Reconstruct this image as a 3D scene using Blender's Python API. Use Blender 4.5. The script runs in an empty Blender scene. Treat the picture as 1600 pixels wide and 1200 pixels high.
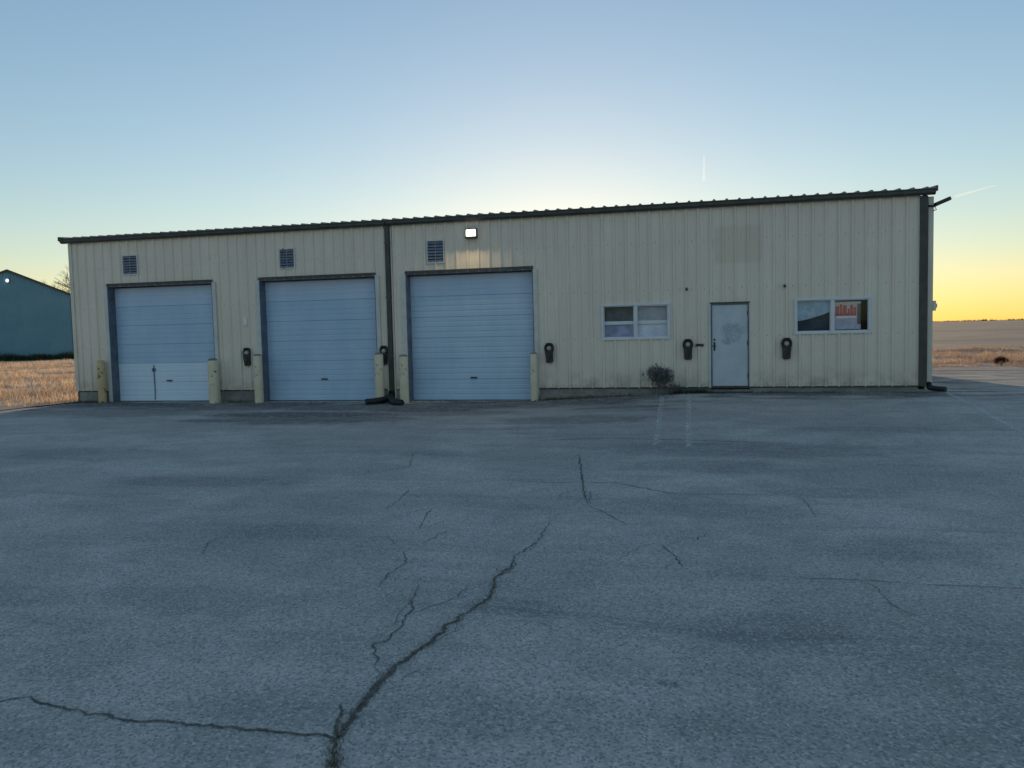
import bpy, bmesh, math, random
from mathutils import Vector, Matrix, noise
random.seed(7)
R = math.radians
C = bpy.context.scene.collection
scn = bpy.context.scene
# ------------------------------------------------------------------ camera
F, YAW, PIT, ROL, D, H = 1270.1, 0.2370, 0.0645, -0.0232, 21.351, 1.888
Ru = Vector((math.cos(YAW), math.sin(YAW), 0))
Ya = Vector((-math.sin(YAW), math.cos(YAW), 0))
fwd = Ya * math.cos(PIT) - Vector((0, 0, 1)) * math.sin(PIT)
upv = Vector((0, 0, 1)) * math.cos(PIT) + Ya * math.sin(PIT)
right = Ru * math.cos(ROL) + upv * math.sin(ROL)
down = Ru * math.sin(ROL) - upv * math.cos(ROL)
cam = bpy.data.cameras.new('camera'); cam_o = bpy.data.objects.new('camera', cam); C.objects.link(cam_o)
m = Matrix((right, -down, -fwd)).transposed().to_4x4(); m.translation = Vector((0, -D, H))
cam_o.matrix_world = m
cam.sensor_width = 36; cam.lens = F / 1600 * 36; cam.clip_start = 0.1; cam.clip_end = 30000
scn.camera = cam_o
# ------------------------------------------------------------------ sky, sun, exposure
SUN_AZ, SUN_EL = R(-10.2), R(4.3)
w = bpy.data.worlds.new('World'); scn.world = w; w.use_nodes = True
nt = w.node_tree; nt.nodes.clear()
sky = nt.nodes.new('ShaderNodeTexSky'); sky.sky_type = 'NISHITA'; sky.sun_disc = False
sky.sun_elevation = SUN_EL; sky.sun_rotation = SUN_AZ
sky.altitude = 200; sky.air_density = 1.12; sky.dust_density = 0.13; sky.ozone_density = 2.5
bg = nt.nodes.new('ShaderNodeBackground'); bg.inputs[1].default_value = 0.15 ** .82
wo = nt.nodes.new('ShaderNodeOutputWorld')
# one smooth response curve over the whole sky, as a phone camera's tone curve gives it
gm = nt.nodes.new('ShaderNodeGamma'); gm.inputs[1].default_value = .82
hs = nt.nodes.new('ShaderNodeHueSaturation'); hs.inputs['Saturation'].default_value = 1.04
nt.links.new(sky.outputs[0], gm.inputs[0]); nt.links.new(gm.outputs[0], hs.inputs['Color']); tn = nt.nodes.new('ShaderNodeMix'); tn.data_type = 'RGBA'; tn.blend_type = 'MULTIPLY'; tn.inputs[0].default_value = 1; tn.inputs[7].default_value = (1.0, .93, .935, 1)
nt.links.new(hs.outputs[0], tn.inputs[6]); nt.links.new(tn.outputs[2], bg.inputs[0]); nt.links.new(bg.outputs[0], wo.inputs[0])
sl = bpy.data.lights.new('sun', 'SUN'); sl.energy = 3.5; sl.angle = R(0.5); sl.color = (1, .72, .45)
so = bpy.data.objects.new('sun', sl); C.objects.link(so)
sd = Vector((math.sin(SUN_AZ) * math.cos(SUN_EL), math.cos(SUN_AZ) * math.cos(SUN_EL), math.sin(SUN_EL)))
so.rotation_euler = sd.to_track_quat('Z', 'Y').to_euler(); so.location = sd * 200
vs = scn.view_settings
vs.view_transform = 'Standard'; vs.look = 'None'; vs.exposure = 0.55; vs.gamma = 1; vs.use_curve_mapping = False
# ------------------------------------------------------------------ material helpers
class NM:
    def __init__(s, name, rough=.7, metal=0.0, spec=.5):
        s.m = bpy.data.materials.new(name); s.m.use_nodes = True; s.t = s.m.node_tree
        s.b = s.t.nodes['Principled BSDF']
        s.b.inputs['Roughness'].default_value = rough; s.b.inputs['Metallic'].default_value = metal
        s.b.inputs['Specular IOR Level'].default_value = spec
        s.tc = s.t.nodes.new('ShaderNodeTexCoord')
    def n(s, t, **k):
        o = s.t.nodes.new(t)
        for a, b in k.items(): setattr(o, a, b)
        return o
    def l(s, a, b): s.t.links.new(a, b)
    def vec(s, scale=(1, 1, 1), kind='Object'):
        mp = s.n('ShaderNodeMapping'); s.l(s.tc.outputs[kind], mp.inputs[0]); mp.inputs['Scale'].default_value = scale
        return mp.outputs[0]
    def noise(s, sc, det=4, rough=.55, v=None, dist=0):
        o = s.n('ShaderNodeTexNoise'); o.inputs['Scale'].default_value = sc; o.inputs['Detail'].default_value = det
        o.inputs['Roughness'].default_value = rough; o.inputs['Distortion'].default_value = dist
        s.l(v if v is not None else s.tc.outputs['Object'], o.inputs['Vector']); return o.outputs[0]
    def ramp(s, f, a, b, lo=0.0, hi=1.0):
        o = s.n('ShaderNodeMapRange'); o.interpolation_type = 'SMOOTHSTEP'
        for i, x in ((1, a), (2, b), (3, lo), (4, hi)): o.inputs[i].default_value = x
        s.l(f, o.inputs[0]); return o.outputs[0]
    def math(s, op, a, b):
        o = s.n('ShaderNodeMath', operation=op)
        for i, x in enumerate((a, b)):
            if isinstance(x, (int, float)): o.inputs[i].default_value = x
            else: s.l(x, o.inputs[i])
        return o.outputs[0]
    def mix(s, f, a, b, bt='MIX'):
        o = s.n('ShaderNodeMix', data_type='RGBA', blend_type=bt)
        if isinstance(f, (int, float)): o.inputs[0].default_value = f
        else: s.l(f, o.inputs[0])
        for i, x in ((6, a), (7, b)):
            if isinstance(x, tuple): o.inputs[i].default_value = (*x, 1)
            else: s.l(x, o.inputs[i])
        return o.outputs[2]
    def col(s, c):
        if isinstance(c, tuple): s.b.inputs['Base Color'].default_value = (*c, 1)
        else: s.l(c, s.b.inputs['Base Color'])
    def bump(s, h, strength=.3, dist=.01):
        o = s.n('ShaderNodeBump'); o.inputs['Strength'].default_value = strength; o.inputs['Distance'].default_value = dist
        s.l(h, o.inputs['Height']); s.l(o.outputs[0], s.b.inputs['Normal'])

def plain(name, c, rough=.6, metal=0, var=.15, sc=3, spec=.5):
    k = NM(name, rough, metal, spec)
    f = k.noise(sc, 6)
    dk = tuple(x * (1 - var) for x in c); lt = tuple(min(1, x * (1 + var)) for x in c)
    k.col(k.mix(k.ramp(f, .3, .7), dk, lt)); return k.m

# painted steel siding: tan, streaked by rain, chalky, one ghost of a removed sign
def siding_mat():
    k = NM('siding_paint', .48, 0, .4)
    pos = k.tc.outputs['Object']
    streak = k.noise(1, 5, .6, k.vec((2.2, 1, .22)))
    blot = k.noise(.55, 4, .6)
    c = k.mix(k.ramp(streak, .3, .72), (.79, .71, .59), (.86, .78, .67))
    c = k.mix(k.ramp(blot, .35, .7, 0, .55), c, (.76, .67, .57))
    fine = k.noise(9, 6, .7, k.vec((1, 1, .35)))
    c = k.mix(k.ramp(fine, .52, .8, 0, .35), c, (.44, .40, .33))
    sx = k.n('ShaderNodeSeparateXYZ'); k.l(pos, sx.inputs[0])
    X, Z = sx.outputs[0], sx.outputs[2]
    # grime splashed up from the ground
    g = k.math('MULTIPLY', k.ramp(Z, .95, .3), k.ramp(k.noise(2.5, 5, .65), .35, .7))
    c = k.mix(k.math('MULTIPLY', g, .6), c, (.27, .24, .19))
    # screw heads in rows along the girts, each with a little rust
    def per(v, o_, p): return k.math('SUBTRACT', k.math('FRACT', k.math('DIVIDE', k.math('SUBTRACT', v, o_), p), 0), .5)
    ux = k.math('MULTIPLY', per(X, -19.06 - .06, .3048), .3048); uz = k.math('MULTIPLY', per(Z, .42 - .61, 1.22), 1.22)
    d2 = k.math('ADD', k.math('MULTIPLY', ux, ux), k.math('MULTIPLY', uz, uz))
    c = k.mix(k.math('MULTIPLY', k.ramp(d2, .00035, .00008), .6), c, (.22, .19, .15))
    # rectangle where a sign used to hang
    def box(a, b, v): return k.math('MULTIPLY', k.ramp(v, a - .03, a + .06), k.ramp(v, b + .03, b - .06))
    gh = k.math('MULTIPLY', box(.17, 1.36, X), box(3.46, 4.42, Z))
    c = k.mix(k.math('MULTIPLY', gh, .30), c, (.56, .50, .34))
    k.col(c)
    k.bump(k.noise(1.4, 3, .5, k.vec((1, 1, .5))), .35, .02)
    return k.m

M = {}
M['siding'] = siding_mat()
M['trim_dark'] = plain('trim_dark', (.055, .060, .055), .5, 0, .25, 5)
M['trim_pale'] = plain('trim_pale', (.60, .62, .60), .45, 0, .08, 4)
M['jamb'] = plain('jamb', (.12, .145, .19), .5, 0, .25, 4)
M['roof'] = plain('roof_metal', (.22, .22, .21), .55, .2, .15, 2)
M['black'] = plain('black_plastic', (.018, .020, .022), .45, 0, .3, 8)
M['dark_metal'] = plain('dark_metal', (.05, .052, .055), .4, .3, .3, 8)
M['side_paint'] = plain('side_paint', (.68, .64, .55), .5, 0, .1, 1)
M['face_pale'] = plain('face_pale', (.42, .43, .42), .35, 0, .06, 6)
M['white_plastic'] = plain('white_plastic', (.82, .84, .85), .4, 0, .04, 6)
M['vinyl'] = plain('white_vinyl', (.70, .74, .77), .4, 0, .05, 6)
M['vent_blue'] = plain('vent_slats', (.30, .35, .44), .5, .2, .25, 9)
M['blind'] = plain('blind', (.66, .66, .70), .8, 0, .1, 5)
M['interior'] = plain('interior', (.16, .16, .17), .9, 0, .3, 1)
M['slate'] = plain('slate_panel', (.20, .23, .33), .7, 0, .3, 4)
M['slate_deep'] = plain('slate_panel_deep', (.035, .055, .075), .7, 0, .3, 4)
M['board_dark'] = plain('slate_board', (.38, .40, .52), .7, 0, .25, 4)
M['board'] = plain('lavender_board', (.80, .80, .90), .7, 0, .2, 3)
M['concrete'] = None

def concrete():
    k = NM('foundation_concrete', .85, 0, .3)
    c = k.mix(k.ramp(k.noise(1.2, 6, .65), .35, .7), (.20, .20, .185), (.34, .335, .30))
    c = k.mix(k.ramp(k.noise(7, 5, .7), .5, .75, 0, .6), c, (.10, .10, .09))
    k.col(c); k.bump(k.noise(40, 4), .4, .01); return k.m
M['concrete'] = concrete()

def door_mat(name, a, b):
    k = NM(name, .42, 0, .5)
    c = k.mix(k.ramp(k.noise(1.1, 5, .6, k.vec((1, 1, .5))), .3, .7), a, b)
    st = k.noise(1, 5, .7, k.vec((9, 1, .6)))
    c = k.mix(k.ramp(st, .56, .8, 0, .3), c, tuple(x * .6 for x in a))
    k.col(c); k.bump(k.noise(90, 3), .12, .003); return k.m
M['door'] = door_mat('overhead_door_paint', (.40, .58, .76), (.49, .66, .83))
M['door_new'] = door_mat('overhead_door_new_paint', (.64, .82, .95), (.72, .86, .98))
M['door_top'] = door_mat('overhead_door_top_paint', (.46, .61, .80), (.54, .68, .86))

def man_door():
    k = NM('entry_door_paint', .4, 0, .5)
    c = k.mix(k.ramp(k.noise(2, 4), .3, .7), (.50, .57, .63), (.58, .65, .71))
    mp = k.n('ShaderNodeMapping'); k.l(k.tc.outputs['Object'], mp.inputs[0])
    nz = k.noise(7, 5, .65)
    sx = k.n('ShaderNodeSeparateXYZ'); k.l(k.tc.outputs['Object'], sx.inputs[0])
    def ell(cx, cz, rx, rz, a, s=.9):
        dx = k.math('DIVIDE', k.math('SUBTRACT', sx.outputs[0], cx), rx)
        dz = k.math('DIVIDE', k.math('SUBTRACT', sx.outputs[2], cz), rz)
        r2 = k.math('ADD', k.math('MULTIPLY', dx, dx), k.math('MULTIPLY', dz, dz))
        r2 = k.math('ADD', r2, k.math('MULTIPLY', k.math('SUBTRACT', nz, .5), 2.6))
        return k.math('MULTIPLY', k.ramp(r2, 1.15, .55), a)
    nz = k.noise(4.2, 6, .75)
    sm = k.math('MAXIMUM', ell(.53, 1.38, .30, .27, .55), ell(.40, 1.16, .16, .10, .65))
    sm = k.math('MULTIPLY', sm, k.ramp(k.noise(13, 5, .7), .36, .6, .25, 1))
    c = k.mix(sm, c, (.17, .26, .32))
    k.col(c); return k.m
M['entry'] = man_door()

def bollard_mat(name, a, b, rust):
    k = NM(name, .55, 0, .4)
    c = k.mix(k.ramp(k.noise(3, 5), .3, .7), a, b)
    c = k.mix(k.ramp(k.noise(6, 6, .7), .62 - rust, .72 - rust), c, (.20, .12, .06))
    k.col(c); k.bump(k.noise(30, 4), .2, .004); return k.m
M['bol'] = bollard_mat('faded_yellow_paint', (.70, .61, .43), (.78, .71, .54), .05)
M['bol_rust'] = bollard_mat('orange_yellow_paint', (.60, .43, .20), (.66, .54, .32), .10)

# ---- asphalt
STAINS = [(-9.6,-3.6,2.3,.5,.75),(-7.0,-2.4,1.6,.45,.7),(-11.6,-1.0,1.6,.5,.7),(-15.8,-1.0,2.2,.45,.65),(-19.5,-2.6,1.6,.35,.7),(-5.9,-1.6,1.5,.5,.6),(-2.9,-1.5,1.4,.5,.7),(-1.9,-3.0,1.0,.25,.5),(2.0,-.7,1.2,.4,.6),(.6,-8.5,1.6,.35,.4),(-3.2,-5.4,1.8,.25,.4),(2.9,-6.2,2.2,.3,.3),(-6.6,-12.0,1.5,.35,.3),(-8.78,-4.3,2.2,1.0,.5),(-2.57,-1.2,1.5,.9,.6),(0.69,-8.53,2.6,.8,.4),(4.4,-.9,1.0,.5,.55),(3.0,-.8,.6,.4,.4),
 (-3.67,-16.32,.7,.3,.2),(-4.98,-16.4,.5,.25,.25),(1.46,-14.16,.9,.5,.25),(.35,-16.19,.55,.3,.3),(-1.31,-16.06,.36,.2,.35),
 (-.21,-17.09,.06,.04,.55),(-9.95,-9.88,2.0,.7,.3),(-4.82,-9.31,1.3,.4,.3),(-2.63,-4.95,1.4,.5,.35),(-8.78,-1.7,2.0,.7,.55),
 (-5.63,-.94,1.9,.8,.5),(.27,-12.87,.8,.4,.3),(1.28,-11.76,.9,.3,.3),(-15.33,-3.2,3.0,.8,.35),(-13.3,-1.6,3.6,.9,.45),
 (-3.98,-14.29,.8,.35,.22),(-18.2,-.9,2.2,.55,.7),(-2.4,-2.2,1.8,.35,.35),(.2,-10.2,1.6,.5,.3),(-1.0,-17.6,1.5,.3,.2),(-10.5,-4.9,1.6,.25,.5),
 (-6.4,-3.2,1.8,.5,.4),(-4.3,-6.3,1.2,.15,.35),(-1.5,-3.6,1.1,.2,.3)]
def asphalt():
    k = NM('weathered_asphalt', .82, 0, .35)
    big = k.noise(.3, 6, .65); mid = k.noise(1.3, 6, .62); st = k.noise(.8, 5, .6, k.vec((.25, 1.3, 1)))
    c = k.mix(k.ramp(big, .38, .62), (.50, .455, .405), (.72, .66, .58))
    c = k.mix(k.ramp(mid, .40, .64, 0, .5), c, (.36, .35, .32))
    c = k.mix(k.ramp(st, .5, .75, 0, .45), c, (.70, .65, .58))
    mp = k.n('ShaderNodeMapping'); k.l(k.tc.outputs['Object'], mp.inputs[0]); mp.inputs['Rotation'].default_value = (0, 0, R(38)); mp.inputs['Scale'].default_value = (.35, 2.4, 1)
    c = k.mix(k.ramp(k.noise(.9, 6, .65, mp.outputs[0], .6), .52, .72, 0, .5), c, (.24, .245, .24))
    mp2 = k.n('ShaderNodeMapping'); k.l(k.tc.outputs['Object'], mp2.inputs[0]); mp2.inputs['Rotation'].default_value = (0, 0, R(-62)); mp2.inputs['Scale'].default_value = (.3, 2.0, 1)
    c = k.mix(k.ramp(k.noise(1.1, 6, .7, mp2.outputs[0], .8), .55, .75, 0, .55), c, (.66, .64, .58))
    spots = k.noise(3.2, 5, .7, None, .4)
    c = k.mix(k.ramp(spots, .62, .74, 0, .5), c, (.17, .175, .18))
    sx = k.n('ShaderNodeSeparateXYZ'); k.l(k.tc.outputs['Object'], sx.inputs[0]); X, Y = sx.outputs[0], sx.outputs[1]
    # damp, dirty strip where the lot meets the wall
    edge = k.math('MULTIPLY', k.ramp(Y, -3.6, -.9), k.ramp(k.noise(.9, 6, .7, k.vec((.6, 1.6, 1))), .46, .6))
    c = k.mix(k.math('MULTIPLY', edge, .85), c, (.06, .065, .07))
    wob = k.math('MULTIPLY', k.math('SUBTRACT', k.noise(1.6, 6, .7), .5), 2.6)
    tot = None
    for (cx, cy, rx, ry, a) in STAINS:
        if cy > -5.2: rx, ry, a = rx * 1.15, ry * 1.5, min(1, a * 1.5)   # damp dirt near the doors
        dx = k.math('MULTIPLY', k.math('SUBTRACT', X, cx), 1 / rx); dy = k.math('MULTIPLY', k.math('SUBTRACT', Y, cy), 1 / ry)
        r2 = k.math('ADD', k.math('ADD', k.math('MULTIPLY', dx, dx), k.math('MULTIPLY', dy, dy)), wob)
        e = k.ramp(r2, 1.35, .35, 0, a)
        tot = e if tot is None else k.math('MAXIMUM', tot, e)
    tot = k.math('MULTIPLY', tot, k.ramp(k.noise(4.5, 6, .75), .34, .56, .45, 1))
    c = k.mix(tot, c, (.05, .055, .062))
    # aggregate: pale and dark stone chips worn out of the binder
    v = k.n('ShaderNodeTexVoronoi'); v.inputs['Scale'].default_value = 75; k.l(k.tc.outputs['Object'], v.inputs['Vector'])
    sp = k.n('ShaderNodeSeparateXYZ'); k.l(v.outputs['Color'], sp.inputs[0])
    c = k.mix(k.ramp(sp.outputs[0], .62, .95, 0, .6), c, (.80, .78, .72))
    c = k.mix(k.ramp(sp.outputs[1], .6, .95, 0, .6), c, (.17, .165, .16))
    f2 = k.noise(28, 5, .75)
    c = k.mix(k.ramp(f2, .42, .62, .0, .28), c, (.17, .17, .17))
    k.col(c)
    k.bump(k.math('ADD', k.math('MULTIPLY', v.outputs['Distance'], .6), k.math('MULTIPLY', f2, 1.0)), .55, .012)
    return k.m
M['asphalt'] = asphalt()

def dirt(name, a, b, c2, s=3):
    k = NM(name, .95, 0, .1)
    c = k.mix(k.ramp(k.noise(s, 6, .65), .35, .68), a, b)
    c = k.mix(k.ramp(k.noise(s * .13, 5, .6, k.vec((.5, 1.6, 1))), .42, .66), c, c2)
    k.col(c); k.bump(k.noise(s * 6, 5), .6, .03); return k.m
M['crack'] = dirt('crack_fill', (.055, .055, .05), (.13, .125, .105), (.08, .078, .07), 20)
def crack_mat():
    k = NM('crumbled_crack', .95, 0, .05)
    k.col(k.mix(k.ramp(k.noise(45, 5, .7), .35, .65), (.085, .085, .078), (.26, .25, .215)))
    at = k.n('ShaderNodeAttribute', attribute_name='tone')
    f = k.math('ADD', at.outputs['Fac'], k.math('MULTIPLY', k.math('SUBTRACT', k.noise(38, 5, .75), .5), 1.9))
    gap = k.ramp(k.noise(1.7, 5, .7), .34, .5, .35, 1)
    k.l(k.math('MULTIPLY', k.ramp(f, .80, .20), gap), k.b.inputs['Alpha']); return k.m
M['crack'] = crack_mat()
M['field'] = dirt('dry_field', (.58, .43, .31), (.80, .63, .46), (.48, .35, .25), 2.2)
M['verge_ground'] = dirt('verge_ground', (.44, .32, .24), (.62, .47, .37), (.34, .25, .19), 2.2)
M['far_field'] = dirt('far_field', (.38, .29, .22), (.52, .41, .32), (.30, .23, .18), .25)
M['gravel'] = dirt('gravel', (.50, .42, .38), (.66, .57, .52), (.44, .38, .34), 9)
M['paint'] = None
def paint():
    k = NM('worn_line_paint', .8, 0, .3)
    k.col(k.mix(k.ramp(k.noise(8, 6, .7), .4, .6), (.92, .92, .88), (.80, .79, .75)))
    # paint worn away in flakes: alpha from noise
    k.l(k.ramp(k.noise(11, 6, .75),   .42, .62, 0, .85), k.b.inputs['Alpha']); return k.m
M['paint'] = paint()
def leafy(name, cols, trans=.35, rough=.8):
    k = NM(name, rough, 0, .15)
    oi = k.n('ShaderNodeAttribute', attribute_name='tone')
    c = k.mix(oi.outputs['Fac'], cols[0], cols[1]); k.col(c)
    if trans:
        tr = k.n('ShaderNodeBsdfTranslucent'); k.l(c, tr.inputs[0])
        ms = k.n('ShaderNodeMixShader'); ms.inputs[0].default_value = trans
        k.l(k.b.outputs[0], ms.inputs[1]); k.l(tr.outputs[0], ms.inputs[2])
        k.l(ms.outputs[0], k.t.nodes['Material Output'].inputs[0])
    return k.m
M['verge'] = leafy('verge_grass_blades', ((.36, .25, .18), (.66, .49, .37)), .5)
M['straw'] = leafy('dry_grass_blades', ((.48, .32, .20), (.88, .67, .48)), .5)
M['weed'] = leafy('weed_blades', ((.035, .055, .030), (.10, .13, .06)), .3)
M['deadgrass'] = leafy('dead_grass_blades', ((.09, .085, .05), (.24, .22, .13)), .3)
M['grit'] = leafy('grit', ((.12, .12, .12), (.62, .60, .56)), 0)
M['twig'] = leafy('shrub_twigs', ((.11, .11, .11), (.30, .295, .29)), 0)
M['bush_red'] = leafy('bush_twigs', ((.10, .045, .025), (.2, .10, .06)), .2)
M['bark'] = leafy('bare_tree_bark', ((.30, .23, .16), (.42, .33, .24)), 0)
M['treeline'] = leafy('treeline_twigs', ((.14, .11, .08), (.26, .21, .15)), 0)

def blue_mat():
    k = NM('blue_steel', .55, 0, .3)
    c = k.mix(k.ramp(k.noise(.4, 4), .3, .7), (.14, .30, .38), (.18, .34, .42)); k.col(c); return k.m
M['blue'] = blue_mat()
def glass(name, refl, tint):
    k = NM(name); t = k.t
    g = k.n('ShaderNodeBsdfGlossy'); g.inputs['Roughness'].default_value = .02; g.inputs[0].default_value = (.35, .62, 1, 1)
    tr = k.n('ShaderNodeBsdfTransparent'); tr.inputs[0].default_value = (*tint, 1)
    bp = k.n('ShaderNodeBump'); bp.inputs['Strength'].default_value = .06; bp.inputs['Distance'].default_value = .02
    k.l(k.noise(2.2, 2), bp.inputs['Height']); k.l(bp.outputs[0], g.inputs['Normal'])
    ms = k.n('ShaderNodeMixShader'); ms.inputs[0].default_value = refl
    k.l(tr.outputs[0], ms.inputs[1]); k.l(g.outputs[0], ms.inputs[2]); k.l(ms.outputs[0], t.nodes['Material Output'].inputs[0])
    return k.m
M['glass'] = glass('window_glass', .03, (.93, .95, .97))
M['glass2'] = glass('window_glass_clear', .04, (.95, .96, .97))
def emis(name, c, s):
    k = NM(name); k.b.inputs['Emission Color'].default_value = (*c, 1); k.b.inputs['Emission Strength'].default_value = s
    k.col(c); return k.m
M['lamp_on'] = emis('lit_lens', (1, .90, .72), 1.5)
M['lamp_far'] = emis('lit_lens_far', (.8, .93, 1), .8)
# ------------------------------------------------------------------ mesh helpers
class MB:
    def __init__(s): s.v = []; s.f = []; s.tone = []
    def quad(s, a, b, c, d):
        i = len(s.v); s.v += [a, b, c, d]; s.f.append((i, i + 1, i + 2, i + 3))
    def box(s, x0, x1, y0, y1, z0, z1):
        i = len(s.v)
        s.v += [(x, y, z) for z in (z0, z1) for y in (y0, y1) for x in (x0, x1)]
        s.f += [(i, i + 2, i + 3, i + 1), (i + 4, i + 5, i + 7, i + 6), (i, i + 1, i + 5, i + 4), (i + 2, i + 6, i + 7, i + 3), (i, i + 4, i + 6, i + 2), (i + 1, i + 3, i + 7, i + 5)]
    def tube(s, pts, rad, n=8, cap=True):
        pts = [Vector(p) for p in pts]; rs = rad if isinstance(rad, (list, tuple)) else [rad] * len(pts)
        base = len(s.v)
        for i, p in enumerate(pts):
            d = (pts[min(i + 1, len(pts) - 1)] - pts[max(i - 1, 0)]).normalized()
            a = d.cross(Vector((0, 0, 1)));
            if a.length < .05: a = d.cross(Vector((0, 1, 0)))
            a.normalize(); b = d.cross(a)
            for k in range(n):
                t = 2 * math.pi * k / n; s.v.append(tuple(p + (a * math.cos(t) + b * math.sin(t)) * rs[i]))
        for i in range(len(pts) - 1):
            for k in range(n):
                q = base + i * n; s.f.append((q + k, q + (k + 1) % n, q + n + (k + 1) % n, q + n + k))
        if cap:
            s.f.append(tuple(base + k for k in range(n - 1, -1, -1))); e = base + (len(pts) - 1) * n; s.f.append(tuple(e + k for k in range(n)))
    def lathe(s, prof, n=24, axis='z', o=(0, 0, 0)):
        base = len(s.v)
        for r, h in prof:
            for k in range(n):
                t = 2 * math.pi * k / n
                p = (r * math.cos(t), r * math.sin(t), h) if axis == 'z' else (r * math.cos(t), -h, r * math.sin(t))
                s.v.append((p[0] + o[0], p[1] + o[1], p[2] + o[2]))
        for i in range(len(prof) - 1):
            for k in range(n):
                q = base + i * n; s.f.append((q + k, q + (k + 1) % n, q + n + (k + 1) % n, q + n + k))
    def build(s, name, mat, parent=None, bevel=0, smooth=False, loc=None):
        me = bpy.data.meshes.new(name); me.from_pydata(s.v, [], s.f); me.materials.append(mat)
        if s.tone:
            at = me.attributes.new('tone', 'FLOAT', 'POINT'); at.data.foreach_set('value', s.tone)
        me.update()
        if smooth: me.polygons.foreach_set('use_smooth', [True] * len(me.polygons))
        o = bpy.data.objects.new(name, me); C.objects.link(o)
        if parent: o.parent = parent
        if loc: o.location = loc
        if bevel:
            b = o.modifiers.new('bevel', 'BEVEL'); b.width = bevel; b.segments = 2; b.limit_method = 'ANGLE'
        return o
def tag(o, label=None, cat=None, group=None, kind=None):
    for k, v in (('label', label), ('category', cat), ('group', group), ('kind', kind)):
        if v: o[k] = v
    return o
def empty(name, loc, label, cat, group=None):
    o = bpy.data.objects.new(name, None); C.objects.link(o); o.location = loc; o.empty_display_size = .3
    return tag(o, label, cat, group)
def copy_tree(o, parent=None):
    c = o.copy(); C.objects.link(c); c.parent = parent
    for ch in list(o.children): copy_tree(ch, c)
    return c
def ss(x, a, b):
    t = max(0, min(1, (x - a) / (b - a))); return t * t * (3 - 2 * t)
def gz(x, y):   # lot surface: rises a little towards the office end
    return .22 * ss(x, -6.0, .3) * ss(y, -8.5, -.6)
# ------------------------------------------------------------------ ground
def sheet(name, mat, xs, ys, zf):
    b = MB(); nx, ny = len(xs), len(ys)
    b.v = [(x, y, zf(x, y)) for y in ys for x in xs]
    b.f = [(j * nx + i, j * nx + i + 1, (j + 1) * nx + i + 1, (j + 1) * nx + i) for j in range(ny - 1) for i in range(nx - 1)]
    return b.build(name, mat, smooth=True)
def rng(a, b, n): return [a + (b - a) * i / n for i in range(n + 1)]
def lot_edge_x(y): return 0
# far ground: one sheet to the horizon
xs = [-9000, -4000, -1500, -600, -250, -120, -80, -50] + rng(-40, 40, 40) + [55, 80, 120, 250, 600, 1500, 4000, 9000]
ys = [-9000, -3000, -600, -200, -80, -40] + rng(-30, 60, 45) + [75, 100, 140, 200, 350, 700, 1500, 4000, 9000]
def fz(x, y):
    z = -.10 + .10 * noise.noise(Vector((x * .12, y * .12, 3)))
    if abs(x) > 60 or y > 70: z = -.1 + .5 * noise.noise(Vector((x * .004, y * .004, 1))) * min(1, (abs(x) + abs(y)) / 600)
    if x > 6 and y > 9 and y < 200: z += .2
    return z
def fz2(x, y):
    z = fz(x, y)
    if -19.3 < x < 14 and -40 < y < 9.9: z = -.3
    return z
tag(sheet('far_ground', M['far_field'], xs, ys, lambda x, y: fz2(x, y) - .05), kind='structure')
# dry grass areas, a few centimetres above the far ground
def left_z(x, y): return .0 + .06 * noise.noise(Vector((x * .25, y * .25, 7))) + .004
o = tag(sheet('dry_grass_ground', M['field'], rng(-110, -19.2, 70), rng(-3.4, 75, 80), left_z), kind='structure')
def rgt_z(x, y): return .20 + .10 * noise.noise(Vector((x * .25, y * .25, 9))) * ss(y, 10, 14)
o = tag(sheet('grass_verge', M['verge_ground'], rng(4.0, 60, 50), rng(10.4, 36.2, 40), rgt_z), kind='structure')
o = tag(sheet('crop_field', M['far_field'], rng(-10, 420, 60), [36.0, 50, 80, 130, 220, 400], lambda x, y: .18 + (y - 36) * .0045), kind='structure')
# gravel shoulder
o = tag(sheet('gravel_shoulder', M['gravel'], rng(-34, -18.6, 20), rng(-4.4, -1.6, 6), lambda x, y: .010 if y < -2 else -.004), kind='structure')
o = tag(sheet('gravel_drive', M['gravel'], rng(5.2, 40, 30), rng(8.6, 10.9, 6), lambda x, y: .235 + .012 * noise.noise(Vector((x, y, 2)))), kind='structure')
# the asphalt lot
def lot():
    b = MB()
    xs = [-60, -45, -34, -27] + rng(-22, 12, 68) + [16, 22, 30, 45, 60]
    ys = [-60, -45, -30] + rng(-22, 12, 68)
    idx = {}
    def ok(x, y):
        if y > 8.9: return False
        if x < -18.9: return y <= -3.0
        return True
    def vid(i, j):
        if (i, j) not in idx:
            x, y = xs[i], ys[j]
            if -19 < x < 5.0 and y > .5: z = -.05
            else: z = gz(x, y) + .006
            idx[(i, j)] = len(b.v); b.v.append((x, y, z))
        return idx[(i, j)]
    for j in range(len(ys) - 1):
        for i in range(len(xs) - 1):
            cx, cy = (xs[i] + xs[i + 1]) / 2, (ys[j] + ys[j + 1]) / 2
            if ok(cx, cy): b.f.append((vid(i, j), vid(i + 1, j), vid(i + 1, j + 1), vid(i, j + 1)))
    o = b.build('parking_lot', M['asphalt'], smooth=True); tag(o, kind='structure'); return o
LOT = lot()
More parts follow.
